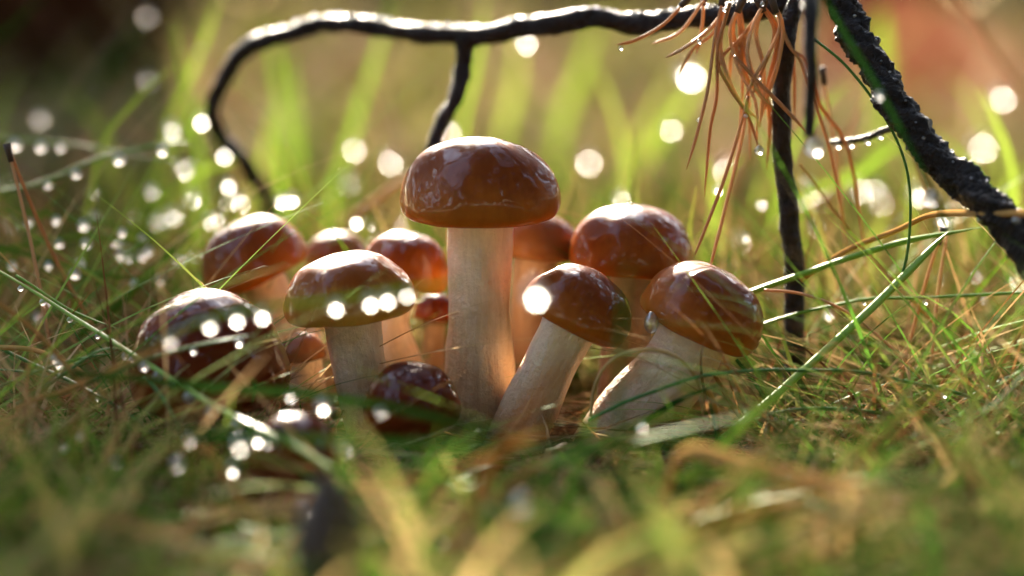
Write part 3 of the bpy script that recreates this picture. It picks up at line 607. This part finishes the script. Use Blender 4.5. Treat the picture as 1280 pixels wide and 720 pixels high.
# ------------------------------------------------------------------ drops beaded on far grass
for s in ((860, 90, 40, .42), (1010, 232, 12, .2), (1146, 242, 14, .26), (925, 300, 14, .2), (912, 335, 9, .14), (776, 246, 12, .17), (365, 248, 9, .17), (352, 250, 10, .15), (445, 275, 9, .17), (285, 230, 12, .16), (240, 246, 12, .2), (200, 272, 14, .3), (218, 268, 13, .2), (262, 276, 9, .17), (272, 272, 9.5, .15), (190, 238, 10, .17),
          (118, 272, 8, .15), (50, 148, 18, .22), (185, 100, 22, .2), (215, 160, 14, .2), (184, 20, 26, .2), (250, 64, 16, .13), (252, 150, 14, .17), (280, 192, 14, .16), (150, 320, 5, .12), (160, 322, 5.4, .12), (178, 320, 6, .12), (15, 332, 4, .11), (36, 278, 5, .10), (657, 52, 20, .2), (838, 160, 22, .2), (442, 185, 24, .2), (437, 228, 24, .26), (487, 200, 26, .22),
          (1200, 236, 10, .18), (1268, 350, 12, .22), (1172, 346, 8, .18), (1250, 120, 30, .3), (1074, 235, 24, .24), (1052, 440, 6, .09), (1100, 250, 26, .26), (985, 405, 5, .10), (940, 418, 4, .08), (1052, 490, 4, .07), (404, 300, 8, .14), (470, 300, 9, .16), (200, 350, 6, .12), (60, 380, 3, .09), (100, 330, 5, .12), (230, 210, 16, .22), (300, 250, 14, .2), (115, 240, 9, .12), (905, 210, 30, .3), (735, 200, 30, .26), (1225, 180, 36, .34), (560, 165, 30, .2), (530, 268, 6, .12)):
    Yd = s[2] if s[2] < 16 else 16 + (s[2] - 16) * .5
    drop(P(s[0], s[1], Yd), s[3] * (.9 if s[2] < 16 else .75), 'round blurred drop beaded on the grass beyond the mushrooms', 'blurred drops beyond the mushrooms')
for k in range(70):
    px = random.choice([random.uniform(0, 520), random.uniform(860, 1280)]); Y = random.uniform(4, 26)
    py = random.uniform(225, 400) if px < 600 else random.uniform(230, 470)
    q = P(px, py, Y)
    if q.z < 0.4: q.z = 0.4 + random.random()
    drop(q, random.uniform(.06, .13), 'round blurred drop beaded on the grass beyond the mushrooms', 'blurred drops beyond the mushrooms')

# ------------------------------------------------------------------ grass, litter and moss (too many to count)
def strips(name, roots, lengths, lean, az, width, droop, m, label, cat, nseg=5, curl=0.0):
    """ribbon blades: every argument is an array in cm / radians"""
    n = len(roots); t = np.linspace(0, 1, nseg + 1)
    d = np.stack([np.cos(az), np.sin(az)], 1)
    ang = lean[:, None] + droop[:, None] * t[None, :]
    step = lengths[:, None] / nseg
    hx = np.cumsum(np.sin(ang) * step, 1) - np.sin(ang[:, :1]) * step
    hz = np.cumsum(np.cos(ang) * step, 1) - np.cos(ang[:, :1]) * step
    az2 = az[:, None] + curl * (RNG.random((n, 1)) - .5) * t[None, :]
    cx = roots[:, 0:1] + np.cos(az2) * hx; cy = roots[:, 1:2] + np.sin(az2) * hx; cz = roots[:, 2:3] + hz
    wd = width[:, None] * (1 - t[None, :] ** 1.8 * 0.92) * 0.5
    tw = az[:, None] + math.pi / 2 + (RNG.random((n, 1)) - .5) * 1.6
    sx, sy = np.cos(tw) * wd, np.sin(tw) * wd
    L = np.stack([cx - sx, cy - sy, cz], 2); C_ = np.stack([cx, cy, cz + wd * 0.5], 2); Rr = np.stack([cx + sx, cy + sy, cz], 2)
    V = np.stack([L, C_, Rr], 2).reshape(-1, 3)
    base = (np.arange(n) * (nseg + 1) * 3)[:, None, None]; k = (np.arange(nseg) * 3)[None, :, None]
    q1 = base + k + np.array([0, 1, 4, 3]); q2 = base + k + np.array([1, 2, 5, 4])
    F = np.concatenate([q1.reshape(-1, 4), q2.reshape(-1, 4)])
    o = link(name, mesh(name, V, F), M[m]); return tag(o, label, cat, None, 'stuff')

def scatter(n, x0, x1, y0, y1, power=1.0):
    u = RNG.random(n) ** power
    y = y0 + (y1 - y0) * u
    half = (y + 49) * 0.26 + 2
    x = RNG.uniform(-1, 1, n) * half if x0 is None else RNG.uniform(x0, x1, n)
    z = np.array([gz(a, b) for a, b in zip(x, y)]) - 0.05
    return np.stack([x, y, z], 1)

def line_z(x, y):
    """height of the sight line that grazes the stem bases: grass before the cluster stays under it"""
    return CAM.z * (-y) / (-CAM.y)

# meadow beyond the mushrooms
r = scatter(9000, None, None, 5, 130, 1.7)
r = r[~((r[:, 0] < -12) & (r[:, 1] > 18) & (r[:, 1] < 92) & (RNG.random(len(r)) < .75))]; n = len(r)      # bare needle floor at the foot of the young pine
strips('grass', r, RNG.uniform(2.5, 7.5, n), RNG.uniform(0.0, 0.9, n), RNG.uniform(0, 6.28, n), RNG.uniform(.10, .24, n), RNG.uniform(.2, 1.6, n), 'meadow', 'wet green and tan grass stretching away behind the mushrooms', 'grass', 5, 1.5)
r = scatter(7000, None, None, 120, 1500, 2.0); n = len(r)
strips('far_grass', r, RNG.uniform(4, 14, n), RNG.uniform(0.0, 0.8, n), RNG.uniform(0, 6.28, n), RNG.uniform(.4, 1.3, n), RNG.uniform(.2, 1.4, n), 'far', 'soft distant grass on the forest floor', 'grass', 3, 1.0)
# between and beside the mushrooms
a = scatter(700, -13, -3.2, -4, 7); b = scatter(700, 4.6, 14, -4, 7); c = scatter(300, -3, 5, 3.5, 7)
r = np.concatenate([a, b, c]); n = len(r)
strips('side_grass', r, RNG.uniform(1.2, 3.6, n), RNG.uniform(0.2, 1.2, n), RNG.uniform(0, 6.28, n), RNG.uniform(.05, .11, n), RNG.uniform(.3, 1.6, n), 'grass', 'short wet grass tangled round the cluster', 'grass', 5, 1.5)
# longer blades standing at both ends of the cluster
r = np.concatenate([scatter(260, -14, -5.5, -6, 4), scatter(380, 6.0, 15, -2, 5), scatter(120, -14, -7, -13, -6), scatter(160, 5, 13, -13, -6)]); n = len(r)
strips('long_grass', r, RNG.uniform(3.0, 7.0, n), RNG.uniform(0.2, 1.1, n), RNG.uniform(0, 6.28, n), RNG.uniform(.05, .11, n), RNG.uniform(.5, 1.9, n), 'grass', 'long thin wet grass at both ends of the cluster', 'grass', 8, 1.2)
r = np.concatenate([scatter(200, -14, -5, -6, 5), scatter(260, 4.5, 15, -1.5, 7), scatter(160, None, None, -13, -5), scatter(260, None, None, 5, 22)]); n = len(r)
tall = np.where((r[:, 1] < -4) & (np.abs(r[:, 0]) < 7), .3, 1.0)
strips('dry_grass', r, RNG.uniform(2.5, 8.0, n) * tall, RNG.uniform(0.5, 1.4, n), RNG.uniform(0, 6.28, n), RNG.uniform(.05, .14, n), RNG.uniform(-.2, .9, n), 'litter', 'dry tan and rust grass leaning through the green round the cluster', 'grass', 6, 0.8)
def tangle_of(name, m, ns, label):
    r = np.concatenate([scatter(ns[0], -14, -4.8, -6, 5), scatter(ns[1], 5.2, 15, -6, 5), scatter(ns[2], -5, 6.5, -7.5, -3.6), scatter(ns[3], None, None, -14, -6.5)]); n = len(r)
    front = (np.arange(n) >= ns[0] + ns[1]); r[:, 2] += RNG.uniform(0, .5, n)
    strips(name, r, np.where(front, RNG.uniform(3, 7, n), RNG.uniform(4, 11, n)) * np.where((r[:, 0] > -9.5) & (r[:, 0] < -4) & (r[:, 1] < -1), .5, 1) * np.where((r[:, 0] > 4) & (r[:, 0] < 7) & (r[:, 1] < 1), .6, 1), np.where(front, RNG.uniform(1.05, 1.45, n), RNG.uniform(.45, 1.35, n)), np.where(RNG.random(n) < .5, RNG.uniform(-.9, .9, n), RNG.uniform(2.2, 4.1, n)),
           np.where(r[:, 1] < -6.5, RNG.uniform(.12, .22, n), RNG.uniform(.07, .13, n)), RNG.uniform(.05, .75, n), m, label, 'grass', 9, 0.9)
tangle_of('grass_tangle', 'tangle_green', (130, 170, 34, 60), 'long thin green blades tangled round the stem bases')
tangle_of('straw_tangle', 'litter', (110, 130, 30, 60), 'long thin tan straws tangled round the stem bases')
# before the cluster, low enough to leave the stems in view
r = np.concatenate([scatter(1100, None, None, -7, -3.5), scatter(850, None, None, -17, -7)]); n = len(r); near = r[:, 1] < -7
lim = np.maximum(0.5, line_z(r[:, 0], r[:, 1]) * 1.0 + 0.2 + 0.10 * np.abs(r[:, 0]) - r[:, 2])
lim = np.where((r[:, 0] > -7) & (r[:, 0] < -3) & (r[:, 1] < -5), lim * .3, lim)   # the sunken button stays in sight
strips('front_grass', r, np.minimum(RNG.uniform(.8, 4.5, n), lim * RNG.uniform(.8, 1.45, n)), RNG.uniform(0.1, 1.1, n), RNG.uniform(0, 6.28, n), np.where(near, RNG.uniform(.13, .30, n), RNG.uniform(.05, .12, n)), RNG.uniform(.3, 1.4, n), 'grass', 'low wet grass in front of the stem bases', 'grass', 5, 1.5)
# fallen needles and straw bits
r = np.concatenate([scatter(2600, None, None, -14, 40), scatter(900, -12, 14, -5, 5)]); n = len(r); r[:, 2] += RNG.uniform(0.05, 0.9, n)
strips('needle_litter', r, RNG.uniform(1.5, 6, n), np.where((np.abs(r[:, 0] - .5) < 6.5) & (r[:, 1] < 4), RNG.uniform(1.48, 1.7, n), RNG.uniform(1.1, 1.75, n)), RNG.uniform(0, 6.28, n), RNG.uniform(.05, .11, n), RNG.uniform(-.3, .3, n), 'litter', 'fallen brown needles and straw bits on the soil', 'litter', 3, 0.8)
r = scatter(4000, None, None, 40, 500, 1.8); n = len(r); r[:, 2] += RNG.uniform(0.1, 2.5, n)
strips('far_litter', r, RNG.uniform(4, 14, n), RNG.uniform(.9, 1.75, n), RNG.uniform(0, 6.28, n), RNG.uniform(.2, .6, n), RNG.uniform(-.3, .3, n), 'far', 'dry tan stalks lying on the far forest floor', 'litter', 3, 0.8)
# moss cushion
r = np.concatenate([scatter(2600, -15, -2.0, -7.5, -4.2), scatter(1500, -15, -2.0, -16, -7.5), scatter(300, -3, 4, -14, -7)]); n = len(r)
keep = RNG.random(n) < np.array([min(1, max(0, 0.55 + 1.6 * noise.noise((q[0] * .35, q[1] * .35, 2)))) for q in r]); r = r[keep]; n = len(r)
lim = np.maximum(0.35, line_z(r[:, 0], r[:, 1]) * .9 + 0.12 * np.abs(r[:, 0]) - r[:, 2])
lim = np.where((r[:, 0] > -7) & (r[:, 0] < -3) & (r[:, 1] < -5), lim * .35, lim)
strips('moss', r, np.minimum(RNG.uniform(.5, 1.9, n), lim), RNG.uniform(0.0, 0.9, n), RNG.uniform(0, 6.28, n), np.where(r[:, 1] < -7.5, RNG.uniform(.2, .42, n), RNG.uniform(.09, .2, n)), RNG.uniform(.3, 1.9, n), 'moss', 'bright green moss cushion below the biggest dark cap', 'moss', 3, 2.0)

# ------------------------------------------------------------------ pine cone before the cluster
def pine_cone():
    base = P(412, 700, -13.2); base.z = gz(base.x, base.y)
    root = thing('pine_cone', 'small dark brown pine cone standing in the moss before the mushrooms', 'pine cone', base)
    H = 2.2
    V, F, U = tube([Vector((0, 0, k / 9 * H)) for k in range(10)], lambda t: 0.12 + 0.26 * math.sin(math.pi * min(1, 0.1 + t * .88)), 12)
    link('core', mesh('core', V, F, U), M['cone'], root)
    sv = [(-.16, 0, 0), (.16, 0, 0), (.24, .30, .06), (0, .40, .13), (-.24, .30, .06), (-.12, 0, -.06), (.12, 0, -.06), (.18, .28, -.03), (-.18, .28, -.03)]
    sf = [(0, 1, 2, 3), (0, 3, 4), (5, 8, 7, 6), (1, 6, 7, 2), (0, 4, 8, 5), (2, 7, 3), (4, 3, 8), (3, 7, 8)]
    sm = mesh('scale', sv, sf, None, False)
    for k in range(60):
        t = k / 59; a = k * 2.39996; rr = 0.08 + 0.24 * math.sin(math.pi * min(1, 0.12 + t * .86))
        o = link('scale', sm, M['cone'], root, Vector((-math.sin(a) * rr, math.cos(a) * rr, (0.1 + t * .9) * H)) * CM)
        o.rotation_euler = (R(30 + 35 * t), 0, a); s = 0.55 + 0.6 * math.sin(math.pi * (0.15 + .8 * t)); o.scale = (s, s, s)
pine_cone()

# ------------------------------------------------------------------ fallen leaves far behind
def leaf_mesh():
    V = []; F = []; n = 10
    for i in range(n + 1):
        t = i / n; wv = math.sin(math.pi * min(1, t * .97 + .03)) ** .7 * (0.34 + 0.06 * math.sin(t * 26))
        for s in (-1, -.5, 0, .5, 1):
            V.append((s * wv, t - .5, 0.22 * abs(s) * wv * 2 + 0.25 * (t - .4) ** 2))
    for i in range(n):
        for s in range(4):
            F.append((i * 5 + s, i * 5 + s + 1, i * 5 + s + 6, i * 5 + s + 5))
    me = mesh('fallen_leaf', V, F); me.materials.append(M['leaf']); return me
LEAF = leaf_mesh()
for px, Y, s, up in ((1130, 80, 12, 1.1), (1190, 90, 11, 1.0), (1075, 100, 12, 1.1), (905, 110, 7, 1.1), (950, 125, 8, .7), (1240, 80, 6, .5), (1190, 60, 5, .8), (640, 130, 6, .9), (500, 100, 5, .6), (1010, 70, 5, .7), (235, 90, 5, .9), (1265, 130, 9, 1.1), (860, 140, 8, 1.0), (570, 150, 8, 1.0)):
    q = P(px, 300, Y); z = gz(q.x, q.y)
    o = link('fallen_leaf', LEAF, None, None, Vector((q.x, q.y, z + s * .38)) * CM); o.scale = (s, s, s)
    o.rotation_euler = (up + random.uniform(-.2, .3), random.uniform(-.4, .4), random.uniform(-.8, .8))
    tag(o, 'curled reddish brown fallen leaf on the forest floor beyond the grass', 'leaf', 'fallen leaves beyond the grass')

# ------------------------------------------------------------------ young pine behind, and trees added to shade and screen the sky
def tree_meshes(seed, H, r0, crown0, spread, n_quads):
    rnd = random.Random(seed); g = np.random.default_rng(seed)
    path = [Vector((noise.noise((k * .4, seed, 0)) * 6, noise.noise((seed, k * .4, 5)) * 6, -8 + k / 14 * H)) for k in range(15)]
    path[0] = Vector((0, 0, -8))
    V, F, U = tube(path, lambda t: r0 * (1.15 if t < .03 else 1) * (1 - t * .93), 18, 1, lambda p, a, t: 1 + .10 * noise.noise((math.cos(a) * 3, math.sin(a) * 3, p.z * .06)))
    trunk = mesh('trunk', V, F, U); limbs = ([], [], []); Q = []; 
    for k in range(46):
        t = k / 45; h = crown0 + (H * .97 - crown0) * t; a = rnd.uniform(0, 6.28); L = spread * (1 - t) ** .8 * rnd.uniform(.6, 1.15) + 18
        d = Vector((math.cos(a), math.sin(a), 0)); c = path[min(14, int((h + 8) / H * 14))]; s0 = Vector((c.x, c.y, h))
        pts = [s0, s0 + d * L * .5 + Vector((0, 0, L * .10)), s0 + d * L + Vector((0, 0, L * rnd.uniform(-.05, .25)))]
        v, f, u = tube(spline(pts, 6), lambda q: r0 * .16 * (1 - t * .6) * (1 - q * .85), 6)
        o = len(limbs[0]); limbs[0].extend(v); limbs[1].extend([tuple(i + o for i in ff) for ff in f]); limbs[2].extend(u)
        for j in range(int(n_quads / 46)):
            q = rnd.uniform(.25, 1.05); ctr = s0.lerp(pts[2], q) + Vector((rnd.gauss(0, 1), rnd.gauss(0, 1), rnd.gauss(0, .6))) * L * .13
            Q.append(ctr)
    Q = np.array(Q); n = len(Q); e1 = g.normal(size=(n, 3)); e1 /= np.linalg.norm(e1, axis=1)[:, None]
    e2 = np.cross(e1, g.normal(size=(n, 3))); e2 /= np.linalg.norm(e2, axis=1)[:, None]
    l1 = g.uniform(7, 15, (n, 1)); l2 = g.uniform(1.5, 4.0, (n, 1))
    V = np.stack([Q - e1 * l1, Q + e2 * l2, Q + e1 * l1, Q - e2 * l2], 1).reshape(-1, 3)
    crown = mesh('crown', V, np.arange(n * 4).reshape(-1, 4), None, False)
    limb = mesh('limbs', limbs[0], limbs[1], limbs[2])
    for me, m in ((trunk, 'bark_pine'), (limb, 'bark_pine'), (crown, 'pine_crown')): me.materials.append(M[m])
    return trunk, limb, crown
KINDS = [tree_meshes(3, 620, 6.5, 210, 120, 4200), tree_meshes(8, 1150, 13, 380, 230, 17000), tree_meshes(21, 1100, 15, 40, 330, 26000), tree_meshes(30, 200, 3, 6, 75, 5000)]
def tree(kind, x, y, rot, s, label, group='unseen pines breaking up the sky'):
    root = thing('pine_tree', label, 'tree', (x, y, gz(x, y)), group); root.rotation_euler = (0, 0, rot); root.scale = (s, s, s)
    t, l, c = KINDS[kind]
    tr = link('trunk', t, None, root); link('limbs', l, None, tr); link('crown', c, None, root)
tree(0, -27.5, 86, .4, 1.05, 'young pine with a slim dark reddish trunk close behind the grass', None)
NEAR = [(-760, 560, 1, 1.0), (-420, 760, 1, 1.1), (230, 900, 1, .95), (380, 600, 1, 1.0), (560, 280, 1, .9), (170, -70, 1, 1.0), (-60, -230, 1, 1.0), (640, 60, 1, 1.05), (-660, 120, 1, 1.0), (300, 260, 0, 1.1)]  # pines out of view, added so their crowns break up the reflected sky
for k, (x, y, kd, s) in enumerate(NEAR):
    tree(kd, x, y, k * 1.3, s, 'unseen tall pine added to break up the sky')
for k, (x, y, s) in enumerate([(-330, 520, .85), (-230, 440, .75), (-150, 530, 1.0), (-95, 410, .72), (-20, 500, .95), (60, 430, .8), (130, 540, .9), (220, 470, .8), (310, 520, 1.0), (-60, 620, 1.2), (40, 700, 1.25), (-180, 680, 1.3), (-120, 300, .5), (-85, 340, .7), (-60, 420, .9), (20, 290, .45)]):  # low trees added to keep the sun off the ground behind the cluster
    tree(3, x, y, k * 1.7, s * .8, 'bushy young spruce added to shade the ground far behind the mushrooms', 'young spruces added for shade far behind')
for k, (x, y, s) in enumerate([(-260, -520, .9), (-60, -520, .95), (190, -500, 1.0), (420, -380, .95), (560, -150, .9)]):  # out of view behind the camera, added to block the low sky
    tree(2, x, y, k * 2.3 + 1, s, 'unseen dense dark spruce added behind the camera to block low sky', 'unseen spruces blocking low sky behind the camera')
for k in range(34):                            # outer ring of unseen spruces, added to cover the low sky
    a = k / 34 * 2 * math.pi + random.uniform(-.06, .06); d = random.uniform(1250, 2000)
    if abs((a - SUN_AZ + math.pi) % (2 * math.pi) - math.pi) < R(15): continue   # the gap the low sun shines through
    tree(2, d * math.sin(a), d * math.cos(a), k * 2.1, random.uniform(.85, 1.15), 'unseen dense dark spruce added to cover the low sky', 'outer ring of spruces covering the low sky')
